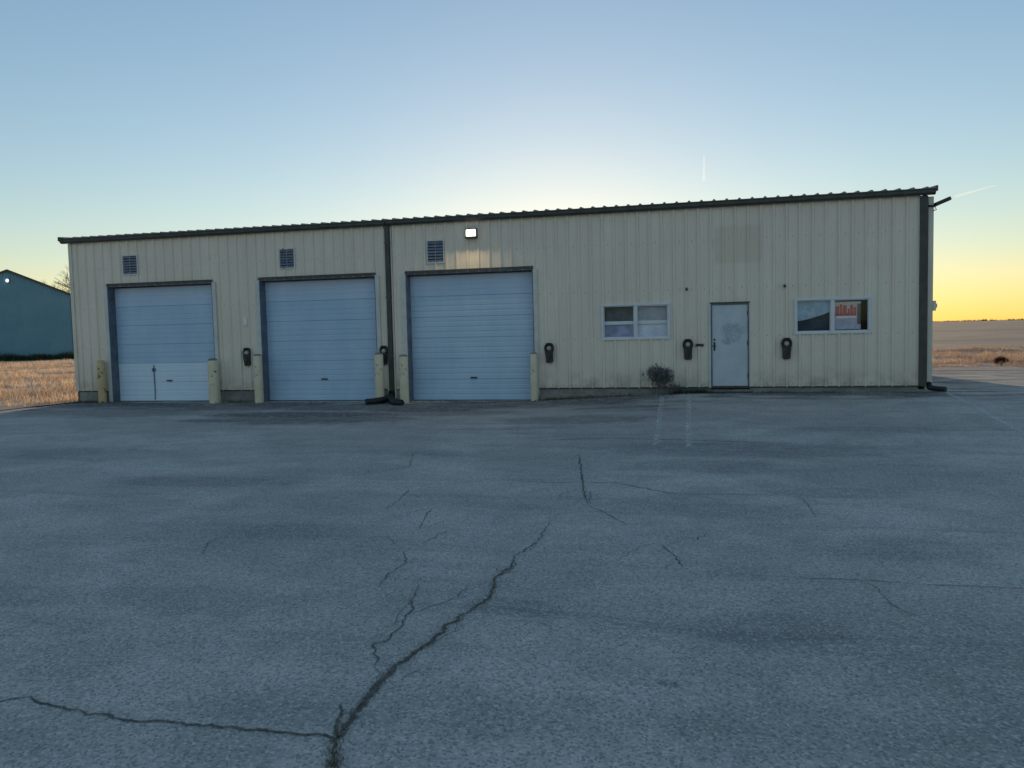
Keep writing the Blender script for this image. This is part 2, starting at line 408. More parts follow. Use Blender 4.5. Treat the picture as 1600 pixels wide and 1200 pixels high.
# cracks: jagged open joints filled with dirt, parts of the lot
CR = {
 'A': [(-1.61,-18.19),(-1.68,-18.02),(-1.72,-17.8),(-1.74,-17.56),(-1.75,-17.37),(-1.74,-17.16),(-1.69,-16.92),(-1.65,-16.7),(-1.64,-16.48),(-1.58,-16.17),(-1.52,-15.89),(-1.59,-15.45),(-1.55,-15.1),(-1.59,-14.82),(-1.49,-14.35),(-1.51,-13.93),(-1.53,-13.26)],
 'A2': [(-1.69,-17.99),(-1.79,-17.75),(-1.84,-17.62)],
 'B': [(-4.2,-17.95),(-3.64,-17.94),(-3.52,-17.87),(-3.36,-17.92),(-3.1,-17.96),(-2.86,-17.99),(-2.6,-17.98),(-2.33,-17.97),(-2.05,-17.96),(-1.70,-17.95)],
 'C': [(-1.76,-17.37),(-1.88,-17.05),(-1.99,-16.87),(-1.94,-16.81),(-1.94,-16.59),(-1.97,-16.3),(-2.07,-15.91),(-2.17,-15.54)],
 'D': [(-2.4,-15.82),(-2.45,-15.51),(-2.43,-15.15),(-2.62,-14.74)],
 'E': [(-2.72,-14.05),(-2.84,-13.53),(-2.9,-13.14)],
 'F': [(-1.91,-9.2),(-1.63,-10.84),(-1.44,-11.9),(-1.27,-12.77)],
 'F2': [(-1.27,-12.77),(-1.04,-13.11),(-.76,-13.62)],
 'G': [(.29,-15.06),(.66,-15.08),(1.1,-15.06),(1.48,-15.1),(2.6,-15.07)],
 'H': [(-.43,-14.24),(-.27,-14.62),(-.19,-14.97)],
 'I': [(-4.28,-15.24),(-4.49,-14.84),(-4.51,-14.61)],
 'J': [(-.13,-14.1),(-.02,-13.84)],
 'K': [(-2.5,-11.48),(-1.91,-11.55),(-1.13,-11.46),(-.41,-12.04),(.91,-11.99)],
 'L': [(-4.55,-11.39),(-4.12,-10.58),(-4.51,-9.42),(-4.27,-8.71)],
 'M': [(-2.51,-14.55),(-2.42,-14.06)],
 'N': [(-3.53,-12.15),(-3.44,-12.7),(-3.37,-13.36)],
 'P': [(-9.61,-4.66),(-7.42,-4.98),(-5.84,-4.44)],
 'Q': [(-3.06,-7.85),(-1.68,-7.44),(-.07,-7.65),(1.41,-7.85)],
}
CW = dict(A=.030, A2=.018, B=.018, C=.011, D=.009, E=.010, F=.018, F2=.010, G=.010, H=.011, I=.008, J=.010, K=.016, L=.010, M=.009, N=.008, P=.04, Q=.028)
def crack(key):
    pts = CR[key]; W = CW[key]; rnd = random.Random(sum(map(ord, key)))
    P = []
    for a, b2 in zip(pts[:-1], pts[1:]):
        L = math.dist(a, b2); n = max(2, int(L / .035))
        dx, dy = (b2[0] - a[0]) / L, (b2[1] - a[1]) / L
        for i in range(n):
            t = i / n; s = a[0] * 7 + t * L * 6; q = noise.noise(Vector((s * 2.3, a[1], W * 99))) * .030 + noise.noise(Vector((s * 9, 3.3, a[1]))) * .012
            P.append((a[0] + (b2[0] - a[0]) * t - dy * q, a[1] + (b2[1] - a[1]) * t + dx * q))
    P.append(pts[-1])
    b = MB(); n = len(P)
    for i, p in enumerate(P):
        q = P[min(i + 1, n - 1)]; r = P[max(i - 1, 0)]
        d = Vector((q[0] - r[0], q[1] - r[1])).normalized(); nx, ny = -d.y, d.x
        end = min(1, min(i, n - 1 - i) / (n * .15) + .08) if key != 'B' else 1
        fade = 1 if key != 'A' else max(.35, 1 - i / n * .7)
        wl = W * fade * end * (.6 + .9 * abs(noise.noise(Vector((i * .31, 1, len(key) + ord(key[0]))))) + .3 * rnd.random())
        wr = W * fade * end * (.6 + .9 * abs(noise.noise(Vector((i * .27, 9, len(key) + ord(key[0]))))) + .3 * rnd.random())
        if key == 'A' and i < n * .2: wl *= 1.5; wr *= 1.8
        z = gz(*p) + .0105
        b.v += [(p[0] + nx * wl, p[1] + ny * wl, z), (p[0], p[1], z), (p[0] - nx * wr, p[1] - ny * wr, z)]; b.tone += [1, 0, 1]
    for i in range(n - 1):
        b.f += [(3 * i, 3 * i + 1, 3 * i + 4, 3 * i + 3), (3 * i + 1, 3 * i + 2, 3 * i + 5, 3 * i + 4)]
    return b.build('crack', M['crack'], LOT), P
CP = {}
# finer branches wandering off the surveyed cracks
rb = random.Random(21)
for q_ in range(26):
    src = CR[rb.choice('AAACCDEFFGHKLNB')]; p = list(rb.choice(src)); a = rb.uniform(0, 6.283); pl = [tuple(p)]; L_ = rb.uniform(.10, .26)
    for _ in range(rb.randint(2, 4)):
        a += rb.gauss(0, .55); p = [p[0] + math.cos(a) * L_ * .7, p[1] + math.sin(a) * L_ * 1.5]; pl.append(tuple(p))
    CR['Z%d' % q_] = pl; CW['Z%d' % q_] = rb.uniform(.004, .008)
for k_ in CR: _, CP[k_] = crack(k_)
# dead grass growing out of the widest cracks
def blade(b, x, y, z, h, w, lean, rnd, tone):
    a = rnd.random() * 6.283; dx, dy = math.cos(a), math.sin(a); l = lean * h * (.4 + rnd.random())
    c = rnd.random() * 6.283; i = len(b.v)
    b.v += [(x - dy * w / 2, y + dx * w / 2, z), (x + dy * w / 2, y - dx * w / 2, z), (x + math.cos(c) * l, y + math.sin(c) * l, z + h)]
    b.f.append((i, i + 1, i + 2)); b.tone += [tone * .6, tone * .6, tone]
rnd = random.Random(3); b = MB()
for i in range(1500):
    P = CP['A']; t = int(len(P) * rnd.random() ** 2 * .6); p = P[t]
    blade(b, p[0] + rnd.gauss(0, .022), p[1] + rnd.gauss(0, .02), .008, rnd.uniform(.006, .024), .003, .9, rnd, rnd.random())
for i in range(400):
    P = CP['B']; p = P[int(len(P) * rnd.random())]
    blade(b, p[0] + rnd.gauss(0, .008), p[1] + rnd.gauss(0, .006), .008, rnd.uniform(.004, .014), .003, .9, rnd, rnd.random())
tag(b.build('crack_grass', M['deadgrass']), 'sparse dead grass sprouting along the widest cracks in the asphalt', 'grass', kind='stuff')
# painted lines
def line(x0, y0, x1, y1, wd):
    b = MB(); n = 24; L = math.hypot(x1 - x0, y1 - y0); nx, ny = -(y1 - y0) / L * wd / 2, (x1 - x0) / L * wd / 2
    for i in range(n + 1):
        t = i / n; x, y = x0 + (x1 - x0) * t, y0 + (y1 - y0) * t
        b.v += [(x + nx, y + ny, gz(x, y) + .0115), (x - nx, y - ny, gz(x, y) + .0115)]
    b.f = [(2 * i, 2 * i + 2, 2 * i + 3, 2 * i + 1) for i in range(n)]
    return b.build('painted_line', M['paint'], LOT)
line(-1.10, -.9, -.82, -8.2, .10); line(-.46, -1.0, -.30, -8.4, .10); line(5.42, -.2, 4.9, -8.0, .11)
# ------------------------------------------------------------------ steel building
BX0, BX1, SB, RT, DEP = -19.06, 5.10, .35, 4.93, 15.0
B = empty('metal_building', (0, 0, 0), 'long low tan steel building with three overhead doors and an office end', 'building')
DX = [-17.74, -12.60, -8.10]; DW, DH = 3.59, 3.53
OPEN = [(x, x + DW, -1, DH) for x in DX]
WIN = [(-2.69, -.94, 1.63, 2.52), (2.11, 3.86, 1.68, 2.52)]
OPEN += WIN + [(.08, 1.02, -1, 2.47)]
VEN = [(-17.14, -16.66, 3.88, 4.42), (-11.91, -11.47, 3.86, 4.38), (-7.44, -6.99, 3.83, 4.40)]
OPEN += VEN
PITCH = .3048
def rib(x):
    u = (x - BX0) % PITCH; c = PITCH - .05
    d = abs(u - c)
    if d <= .018: return .048
    if d <= .048: return .048 * (1 - (d - .018) / .03)
    for q in (.085, .17):
        if abs(u - q) < .006: return .006
    return 0
px = BX0; pi = 0
while px < BX1 - .17:
    x1 = min(px + .9144, BX1 - .16)
    bs = {px, x1}
    for k_ in range(int((px - BX0) / PITCH) - 1, int((x1 - BX0) / PITCH) + 2):
        for q in (PITCH - .098, PITCH - .068, PITCH - .032, PITCH - .002, .075, .085, .095, .16, .17, .18):
            x = BX0 + k_ * PITCH + q
            if px < x < x1: bs.add(x)
    for (a, b2, c_, d_) in OPEN:
        for x in (a, b2):
            if px < x < x1: bs.add(x)
    bs = sorted(bs); b = MB(); off = .002 * (pi % 2)
    for a, c_ in zip(bs[:-1], bs[1:]):
        if c_ - a < 1e-5: continue
        mid = (a + c_) / 2; z = SB; iv = []
        holes = sorted([(o_[2], o_[3]) for o_ in OPEN if o_[0] <= mid <= o_[1]])
        for h0, h1 in holes:
            if h0 > z: iv.append((z, h0))
            z = max(z, h1)
        iv.append((z, RT + .06))
        g = 0
        for z0, z1 in iv:
            b.quad((a + g, -rib(a + 1e-4) - off, z0), (c_, -rib(c_ - 1e-4) - off, z0), (c_, -rib(c_ - 1e-4) - off, z1), (a + g, -rib(a + 1e-4) - off, z1))
    if b.f: b.build('siding_panel', M['siding'], B)
    px = x1; pi += 1
# side and back walls
b = MB()
b.quad((BX0, .01, -.1), (BX0, DEP, -.1), (BX0, DEP, 4.95), (BX0, .01, 4.95))
for k_ in range(int(DEP / PITCH)):
    y = k_ * PITCH + .2; b.box(BX0 - .03, BX0 - .001, y, y + .05, .3, 4.95)
b.build('side_wall', M['side_paint'], B)
b = MB(); b.quad((BX1, .01, -.1), (BX1, DEP, -.1), (BX1, DEP, 4.95), (BX1, .01, 4.95))
for k_ in range(1, int(DEP / PITCH)):
    y = k_ * PITCH + .2; b.box(BX1 + .001, BX1 + .03, y, y + .05, .3, 4.95)
b.build('side_wall', M['side_paint'], B)
b = MB(); b.quad((BX0, DEP, -.1), (BX1, DEP, -.1), (BX1, DEP, 4.95), (BX0, DEP, 4.95)); b.build('rear_wall', M['side_paint'], B)
# gables above side walls
for x in (BX0 + .005, BX1 - .005):
    b = MB(); b.v += [(x, .05, 4.9), (x, DEP - .05, 4.9), (x, DEP / 2, 5.5)]; b.f.append((0, 1, 2)); b.build('gable', M['side_paint'], B)
# roof sheet with ribs: 1 in 12 up to the ridge
b = MB(); y0, ym = -.20, DEP / 2; z0 = 5.03; zr = z0 + (ym - y0) / 12
x = BX0 - .22; xs_ = []
while x < BX1 + .22:
    xs_ += [(x, 0), (x + .215, 0), (x + .245, .036), (x + .275, .036), (x + .3045, 0)]; x += PITCH
xs_ = [q for q in xs_ if q[0] <= BX1 + .19]
for (a, ha), (c_, hc) in zip(xs_[:-1], xs_[1:]):
    if c_ - a < 1e-3: continue
    b.quad((a, y0, z0 + ha), (c_, y0, z0 + hc), (c_, ym, zr + hc), (a, ym, zr + ha))
    b.quad((a, ym, zr + ha), (c_, ym, zr + hc), (c_, DEP + .2, z0 + hc), (a, DEP + .2, z0 + ha))
    b.quad((a, y0, z0 - .03), (c_, y0, z0 - .03), (c_, y0, z0 + hc), (a, y0, z0 + ha))
b.quad((xs_[0][0], y0, z0 - .012), (xs_[-1][0], y0, z0 - .012), (xs_[-1][0], 0.1, z0 + .006), (xs_[0][0], .1, z0 + .006))
b.build('roof', M['roof'], B)
# eave gutter, two lengths meeting at the building joint
for xa, xb in ((BX0 - .18, -8.62), (-8.60, BX1 + .15)):
    b = MB(); pr = [(-.06, 4.885), (-.13, 4.885), (-.185, 4.93), (-.185, 4.99), (-.205, 5.005), (-.205, 5.023), (-.17, 5.023), (-.06, 5.023)]
    for p, q in zip(pr, pr[1:] + pr[:1]):
        b.quad((xa, *p), (xb, *p), (xb, *q), (xa, *q))
    for x in (xa, xb):
        i = len(b.v); b.v += [(x, *p) for p in pr]; b.f.append(tuple(range(i, i + len(pr))))
    b.build('gutter', M['trim_dark'], B)
# rake trims on the ends
for x, s in ((BX0 - .22, 1), (BX1 + .15, 1)):
    b = MB()
    for ya, za, yb, zb in ((-.2, 4.955, ym, zr - .06), (ym, zr - .06, DEP + .2, 4.955)):
        b.v += [(x, ya, za), (x + .04, ya, za), (x, ya, za + .13), (x + .04, ya, za + .13), (x, yb, zb), (x + .04, yb, zb), (x, yb, zb + .13), (x + .04, yb, zb + .13)]
        i = len(b.v) - 8
        b.f += [(i, i + 1, i + 3, i + 2), (i + 4, i + 6, i + 7, i + 5), (i, i + 2, i + 6, i + 4), (i + 1, i + 5, i + 7, i + 3), (i + 2, i + 3, i + 7, i + 6), (i, i + 4, i + 5, i + 1)]
    b.build('rake_trim', M['trim_dark'], B)
# corner and base trims
b = MB(); b.box(BX1 - .165, BX1 + .012, -.06, .12, SB - .01, 4.88); b.build('corner_trim', M['trim_dark'], B, .004)
b = MB(); b.box(BX0 - .012, BX0 + .10, -.045, .12, SB - .01, 4.88); b.build('corner_trim', M['side_paint'], B, .004)
def span_trim(z0_, z1_, ya, yb, mat, name):
    cuts = sorted([(o_[0], o_[1]) for o_ in OPEN if o_[2] < 0]); x = BX0 + .1
    for a, c_ in cuts + [(BX1 - .165, 0)]:
        a2 = a - (.002 if c_ else 0)
        bb = MB(); bb.box(x, a2, ya, yb, z0_, z1_); bb.build(name, mat, B); x = c_ + .002
span_trim(SB - .025, SB + .012, -.044, -.002, M['trim_dark'], 'base_trim')
span_trim(-.15, SB - .025, -.018, .15, M['concrete'], 'foundation')
b = MB(); b.box(.08, 1.02, -.02, .15, -.15, .29); b.build('foundation', M['concrete'], B)
# light concrete footing ledge along the office end
for xa, xb, zt in ((-4.35, .0, .20), (1.1, BX1, .275)):
    b = MB(); b.box(xa, xb, -.20, -.02, .0, zt); b.build('footing_ledge', M['concrete'], B, .015)
# downspouts
def spout(x, y, zb, mat, wd=.10):
    b = MB(); b.box(x - wd / 2, x + wd / 2, y - .075, y, zb, 4.88)
    for z in (1.2, 2.9, 4.4): b.box(x - wd / 2 - .02, x + wd / 2 + .02, y - .08, y - .0, z, z + .03)
    return b.build('downspout', mat, B, .008)
spout(-8.60, -.04, .22, M['trim_dark'], .13)
b = MB(); b.box(BX1 + .035, BX1 + .155, .02, .10, .30, 4.86); b.build('downspout', M['side_paint'], B, .008)
# panel joint trim behind the downspout
for xa in (-8.72, -8.52):
    b = MB(); b.box(xa, xa + .04, -.056, -.002, .1, 4.80); b.build('joint_trim', M['side_paint'], B)
# ---- overhead doors
def section(z0_, h, kindm):
    b = MB(); pr = [(0, .004), (.0, .0)]
    # horizontally ribbed steel section, front at y=0 going outwards negative
    prof = [(.0, .008), (.010, .0), (h * .22, .0), (h * .25, .006), (h * .29, .006), (h * .32, 0), (h * .47, .0), (h * .50, .006), (h * .54, .006), (h * .57, 0), (h * .72, 0), (h * .75, .006), (h * .82, .006), (h * .82, 0), (h - .010, 0), (h, .008)]
    for (za, ya), (zb_, yb) in zip(prof[:-1], prof[1:]):
        b.quad((.0, ya, z0_ + za), (DW - .02, ya, z0_ + za), (DW - .02, yb, z0_ + zb_), (.0, yb, z0_ + zb_))
    b.quad((0, .008, z0_), (0, .05, z0_), (DW - .02, .05, z0_), (DW - .02, .008, z0_))
    return b
REC = .25
dlab = ['left bay overhead door with two brighter bottom sections', None, None]
for di, x0 in enumerate(DX):
    dp = bpy.data.objects.new('overhead_door', None); C.objects.link(dp); dp.parent = B; dp.location = (x0 + .01, REC, 0)
    if di == 0: dp['label'] = 'overhead door with brighter replaced bottom sections'
    ns = 6; hh = (DH - .06) / ns
    for s_ in range(ns):
        mt = M['door']
        if di == 0 and s_ < 2: mt = M['door_new']
        if s_ == ns - 1: mt = M['door_top']
        h2 = hh - .004
        o = section(.02 + s_ * hh, h2, 0).build('door_section', mt, dp)
        if di == 0 and s_ < 2: o['label'] = 'brighter newer door section'
    b = MB(); b.box(0, DW - .02, -.01, .05, 0, .022); b.build('bottom_seal', M['black'], dp)
    b = MB(); b.box(DW * .5 - .09, DW * .5 + .09, -.035, -.002, .62, .66); b.build('handle', M['dark_metal'], dp)
    if di == 0:   # dark scuff with a pull strap hanging on the bright sections
        b = MB(); b.tube([(1.27, -.02, 1.12), (1.265, -.022, .8), (1.275, -.02, .45), (1.26, -.025, .06)], .012, 6); b.build('pull_rope', M['trim_dark'], dp)
        b = MB(); b.box(1.20, 1.32, -.02, -.002, .92, 1.02); b.build('strap_bracket', M['jamb'], dp)
    # jambs, header
    for xa, xb, za, zb in ((x0 - .006, x0 + .02, 0, DH), (x0 + DW - .02, x0 + DW + .006, 0, DH), (x0 + .022, x0 + DW - .022, DH - .015, DH + .011)):
        b = MB(); b.box(xa, xb, -.045, REC + .06, za, zb); b.build('door_jamb', M['jamb'], B)
    b = MB(); b.box(x0 - .02, x0 + DW + .02, -.062, -.035, DH + .012, DH + .085); b.build('door_header', M['trim_dark'], B)
    for xa, xb in ((x0 - .13, x0 - .006), (x0 + DW + .006, x0 + DW + .12)):
        b = MB(); b.box(xa, xb, -.058, -.001, 0, DH + .012); b.build('door_casing', M['trim_pale'], B)
    b = MB(); b.box(x0 - .1, x0 + DW + .1, REC + .12, REC + .14, -.1, DH + .3); b.build('door_backing', M['interior'], B)
# ---- vents above the doors
for (x0, x1, z0_, z1_) in VEN:
    vp = bpy.data.objects.new('vent', None); C.objects.link(vp); vp.parent = B; vp.location = (x0, 0, z0_)
    w_, h_ = x1 - x0, z1_ - z0_; b = MB(); t = .035
    b.box(-t, w_ + t, -.05, .03, -t, 0); b.box(-t, w_ + t, -.05, .03, h_, h_ + t); b.box(-t, 0, -.05, .03, 0, h_); b.box(w_, w_ + t, -.05, .03, 0, h_)
    b.build('frame', M['trim_pale'], vp)
    b = MB(); n = 7
    for k_ in range(n):
        z = h_ * k_ / n + .008
        b.v += [(0, -.04, z), (w_, -.04, z), (w_, .02, z + h_ / n * .8), (0, .02, z + h_ / n * .8)]; i = len(b.v) - 4; b.f.append((i, i + 1, i + 2, i + 3))
    b.box(w_ / 2 - .008, w_ / 2 + .008, -.045, -.041, 0, h_)
    b.build('slats', M['vent_blue'], vp)['kind'] = 'stuff'
    b = MB(); b.box(0, w_, .03, .04, 0, h_); b.build('duct_back', M['black'], vp)
# ---- windows
def window(i, x0, x1, z0_, z1_):
    wp = bpy.data.objects.new('window', None); C.objects.link(wp); wp.parent = B; wp.location = (x0, 0, z0_)
    w_, h_ = x1 - x0, z1_ - z0_
    wp['label'] = ['sliding window reflecting the bright horizon', 'sliding window with a red and white poster in its right pane'][i]
    b = MB(); t = .055
    b.box(-.01, w_ + .01, -.06, .09, -.03, .03); b.box(-.01, w_ + .01, -.06, .09, h_ - .035, h_ + .02)
    b.box(-.01, t - .01, -.06, .09, .03, h_ - .035); b.box(w_ - t + .01, w_ + .01, -.06, .09, .03, h_ - .035)
    b.build('frame', M['vinyl'], wp, .006)
    b = MB(); b.box(w_ / 2 - .035, w_ / 2 + .035, -.045, .05, .03, h_ - .035); b.build('mullion', M['vinyl'], wp, .005)
    for k_ in range(2):
        a = t - .01 if k_ == 0 else w_ / 2 + .035; c_ = w_ / 2 - .035 if k_ == 0 else w_ - t + .01
        b = MB(); y = .015 if k_ == 0 else -.012
        s_ = .022
        b.box(a, c_, y - .012, y + .012, .03, .03 + s_); b.box(a, c_, y - .012, y + .012, h_ - .035 - s_, h_ - .035)
        b.box(a, a + s_, y - .012, y + .012, .03 + s_, h_ - .035 - s_); b.box(c_ - s_, c_, y - .012, y + .012, .03 + s_, h_ - .035 - s_)
        b.build('sash', M['vinyl'], wp)
        b = MB(); b.quad((a + s_, y, .03 + s_), (c_ - s_, y, .03 + s_), (c_ - s_, y, h_ - .035 - s_), (a + s_, y, h_ - .035 - s_))
        b.build('pane', M['glass2' if (i == 1 and k_ == 1) else 'glass'], wp)
    return wp, w_, h_
wp, w_, h_ = window(0, *WIN[0])
# behind the panes: half-drawn blind, and panels coloured as the reflected horizon and ground
b = MB()
for k_ in range(13):
    z = h_ - .05 - k_ * .030; b.quad((w_ / 2 + .01, .075, z - .024), (w_ - .05, .075, z - .024), (w_ - .05, .09, z - .001), (w_ / 2 + .01, .09, z - .001))
b.build('blind', M['blind'], wp)['kind'] = 'stuff'
for xa, xb, nm, mt in ((.05, w_ / 2 - .01, 'board', 'board_dark'), (w_ / 2 + .01, w_ - .05, 'board', 'board')):
    b = MB(); b.box(xa, xb, .10, .12, .03, .36); b.build(nm, M[mt], wp)
b = MB(); b.box(.05, w_ - .05, .065, .10, .37, .46); b.build('sill_bar', M['white_plastic'], wp)
b = MB(); b.box(.05, w_ / 2 - .01, .40, .42, .46, h_ - .04); b.build('dark_panel', M['slate'], wp)
wp, w_, h_ = window(1, *WIN[1])
b = MB(); n_ = 10
for k_ in range(n_):   # panel tinted as the reflected sky, lower edge sloped like the reflected skyline
    xa, xb = .05 + (w_ / 2 - .07) * k_ / n_, .05 + (w_ / 2 - .07) * (k_ + 1) / n_; za, zb2 = .30 + .22 * (k_ / n_) ** 1.5, .30 + .22 * ((k_ + 1) / n_) ** 1.5
    b.quad((xa, .08, za), (xb, .08, zb2), (xb, .075, h_ - .04), (xa, .075, h_ - .04))
b.build('shade', plain('roller_shade', (.44, .55, .64), .8, 0, .2, 5), wp)
b = MB(); b.box(.05, w_ / 2 - .01, .14, .16, .03, h_ - .04); b.build('dark_panel', M['slate_deep'], wp)  # added dark panel in the tone of the reflected ground
# office interior shell
b = MB(); b.box(-3.4, 4.7, 3.2, 3.25, .3, 3.2); b.box(-3.4, 4.7, .12, 3.2, 3.0, 3.05); b.box(-3.4, 4.7, .12, 3.2, .3, .35); b.build('office_interior', M['interior'], B)
# poster taped inside the right pane of the second window
x0 = WIN[1][0] + w_ / 2 + .06; zb = WIN[1][2] + .07
P = empty('window_poster', (x0, .035, zb), 'poster with red blocks and a pale stripe taped inside the window by the building corner', 'poster')
b = MB(); b.box(0, .60, 0, .004, .0, .68); b.build('sheet', plain('poster_paper', (.52, .50, .60), .7, 0, .15, 8), P)
b = MB(); b2_ = MB(); b2_.box(.0, .52, -.0015, -.0005, .40, .66); b2_.build('beige_area', plain('beige_print', (.72, .56, .50), .7, 0, .1, 8), P)
for xa, wd, hh in ((.02, .09, .20), (.12, .05, .25), (.18, .10, .22), (.30, .05, .14), (.36, .06, .23), (.43, .07, .17)):
    b.box(xa, xa + wd, -.004, -.001, .37, .37 + hh)
b.box(.01, .50, -.0038, -.001, .33, .40)
b.build('red_print', plain('red_print', (.58, .14, .13), .7, 0, .25, 12), P)
b = MB(); b.box(.04, .50, -.006, -.001, .275, .328); b.build('pale_stripe', plain('pale_stripe', (.85, .78, .80), .7, 0, .05, 8), P)
b = MB(); b.box(.52, .60, -.004, -.001, .12, .62); b.build('dark_edge', M['interior'], P)
# ---- entry door
ep = bpy.data.objects.new('entry_door', None); C.objects.link(ep); ep.parent = B; ep.location = (.08, 0, .36)
ep['label'] = 'pale grey entry door with a worn dark smudge'
b = MB(); w_, h_ = .94, 2.11
b.box(0, .03, -.05, .10, 0, h_); b.box(w_ - .03, w_, -.05, .10, 0, h_); b.box(.03, w_ - .03, -.05, .10, h_ - .03, h_)
b.build('frame', M['jamb'], ep, .004)
b = MB(); b.box(-.05, 0, -.05, -.001, -.02, h_ + .0); b.build('casing', M['trim_pale'], ep)
b = MB(); b.box(-.02, w_ + .02, -.07, -.045, h_ + .002, h_ + .035); b.build('drip_cap', M['trim_dark'], ep)
b = MB(); b.box(.034, w_ - .034, -.012, .03, .02, h_ - .034); dl = b.build('leaf', M['entry'], ep, .003)
b = MB(); b.box(.0, w_, -.075, .05, -.03, .014); b.build('threshold', M['dark_metal'], ep)
for z in (.28, 1.10, 1.86):
    b = MB(); b.tube([(w_ - .036, -.02, z - .06), (w_ - .036, -.02, z + .06)], .014, 8); b.build('hinge', M['dark_metal'], ep)
b = MB(); b.lathe([(0, .05), (.03, .05), (.034, .03), (.016, .02), (.016, 0), (.032, 0), (.032, -.004)], 14, 'y', (.09, -.012, 1.04)); b.box(.068, .112, -.018, -.012, .92, 1.14)
b.build('handle', M['black'], ep, smooth=False)
b = MB(); b.lathe([(0, .02), (.026, .018), (.028, 0)], 14, 'y', (.09, -.012, 1.2)); b.build('deadbolt', M['dark_metal'], ep)
# step slab; its black colour stands in for the step's shadow
b = MB(); b.box(.02, 1.08, -.30, -.025, .12, .235); tag(b.build('door_step', M['black'], None, .01), 'low black step mat slab below the grey entry door', 'step')
# ------------------------------------------------------------------ wall fixtures
def fixture(loc, label):
    f = empty('wall_fixture', loc, label, 'wall fixture', 'round dark fixtures along the front wall')
    b = MB(); b.box(-.10, .10, -.035, -.0, -.24, .24); b.build('backplate', M['dark_metal'], f, .01)
    b = MB()
    for rr_, y in ((.118, -.06), (.105, -.085)):
        n = 28; b.tube([(rr_ * math.cos(2 * math.pi * k / n), y, .12 + rr_ * 1.12 * math.sin(2 * math.pi * k / n)) for k in range(n + 1)], .017, 8, False)
    b.build('ring', M['black'], f, smooth=True)
    b = MB(); b.lathe([(0, .105), (.035, .10), (.058, .085), (.062, .03)], 20, 'y', (0, 0, .12)); b.build('face', M['face_pale'], f, smooth=True)
    b = MB(); b.v = [(-.115, -.1, .04), (.115, -.1, .04), (.115, -.034, .04), (-.115, -.034, .04), (-.075, -.085, -.27), (.075, -.085, -.27), (.075, -.034, -.27), (-.075, -.034, -.27)]
    b.f = [(0, 1, 2, 3), (4, 7, 6, 5), (0, 4, 5, 1), (1, 5, 6, 2), (2, 6, 7, 3), (3, 7, 4, 0)]
    b.build('body', M['dark_metal'], f, .01)
    b = MB(); b.tube([(.03, -.1, .0), (.045, -.12, -.08), (.02, -.12, -.17), (-.02, -.1, -.22)], .010, 6); b.build('cord', M['black'], f, smooth=True)
    b = MB(); b.box(-.075, .075, -.11, -.035, .235, .262); b.build('cap', M['black'], f, .006)
    return f
F0 = fixture((-13.07, -.036, 1.33), 'dark fixture on the wall between the first and second overhead doors')
for x, z, lb in ((-8.80, 1.31, 'dark fixture between the second overhead door and the downspout'),
                 (-4.10, 1.30, 'dark fixture just right of the third overhead door'),
                 (-.49, 1.33, 'dark fixture left of the entry door by the shrub'),
                 (1.91, 1.31, 'dark fixture right of the entry door below the poster window')):
    c_ = copy_tree(F0); c_.location = (x, -.036, z); c_['label'] = lb
# small things on the wall
b = MB(); b.box(-.055, .055, -.03, 0, -.11, .11); b.box(-.03, .03, -.036, -.03, -.06, -.02)
tag(b.build('meter_box', M['white_plastic'], None, .01, loc=(-13.10, -.036, 2.36)), 'small white box on the wall above the leftmost dark fixture', 'wall box')
def sensor(x, z, lb):
    e = empty('wall_sensor', (x, -.036, z), lb, 'wall sensor', 'small sensors high on the office wall')
    b = MB(); b.box(-.035, .035, -.02, 0, -.05, .05); b.build('mount', M['face_pale'], e, .005)
    b = MB(); b.lathe([(0, .07), (.025, .065), (.032, .04), (.032, .02)], 12, 'y'); b.build('lens', M['dark_metal'], e, smooth=True)
    return e
s0 = sensor(-.51, 2.86, 'small dark sensor on the wall above left of the entry door')
s1 = copy_tree(s0); s1.location = (1.87, -.036, 2.86); s1['label'] = 'small dark sensor on the wall above left of the poster window'
b = MB(); b.box(-.10, .10, -.012, 0, -.035, .035); tag(b.build('number_plate', M['dark_metal'], None, .003, loc=(-.20, -.036, 1.43)), 'small dark plate on the wall just left of the entry door', 'plate')
b = MB(); b.box(0, .07, -.05, .05, -.12, .12); b.box(.07, .10, -.03, .03, -.05, .05)
tag(b.build('junction_box', M['side_paint'], None, .008, loc=(BX1 + .155, .06, 2.27)), 'small tan box on the right corner downspout at mid height', 'junction box')
# lit wall pack above the third door
L = empty('wall_pack_light', (-6.17, -.036, 4.56), 'lit white wall pack light above the third overhead door', 'wall light')
b = MB(); b.box(-.165, .165, -.09, .0, -.12, .12); b.build('housing', M['dark_metal'], L, .015)
b = MB(); b.v = [(-.16, -.09, .11), (.16, -.09, .11), (.16, -.09, -.11), (-.16, -.09, -.11), (-.13, -.17, .08), (.13, -.17, .08), (.13, -.20, -.08), (-.13, -.20, -.08)]
b.f = [(0, 1, 5, 4), (1, 2, 6, 5), (2, 3, 7, 6), (3, 0, 4, 7), (4, 5, 6, 7)]; b.build('lens', M['lamp_on'], L, .02).scale = (.85, 1, .85)
b = MB(); b.box(-.17, .17, -.12, -.002, -.14, -.122); b.build('lip', M['black'], L, .005)
ll = bpy.data.lights.new('wall_pack_glow', 'AREA'); ll.energy = 7; ll.color = (1, .76, .40); ll.shape = 'RECTANGLE'; ll.size = .5; ll.size_y = .3
lo = bpy.data.objects.new('wall_pack_glow', ll); C.objects.link(lo); lo.parent = L; lo.location = (0, -.42, -.12); lo.rotation_euler = (R(-35), 0, 0)
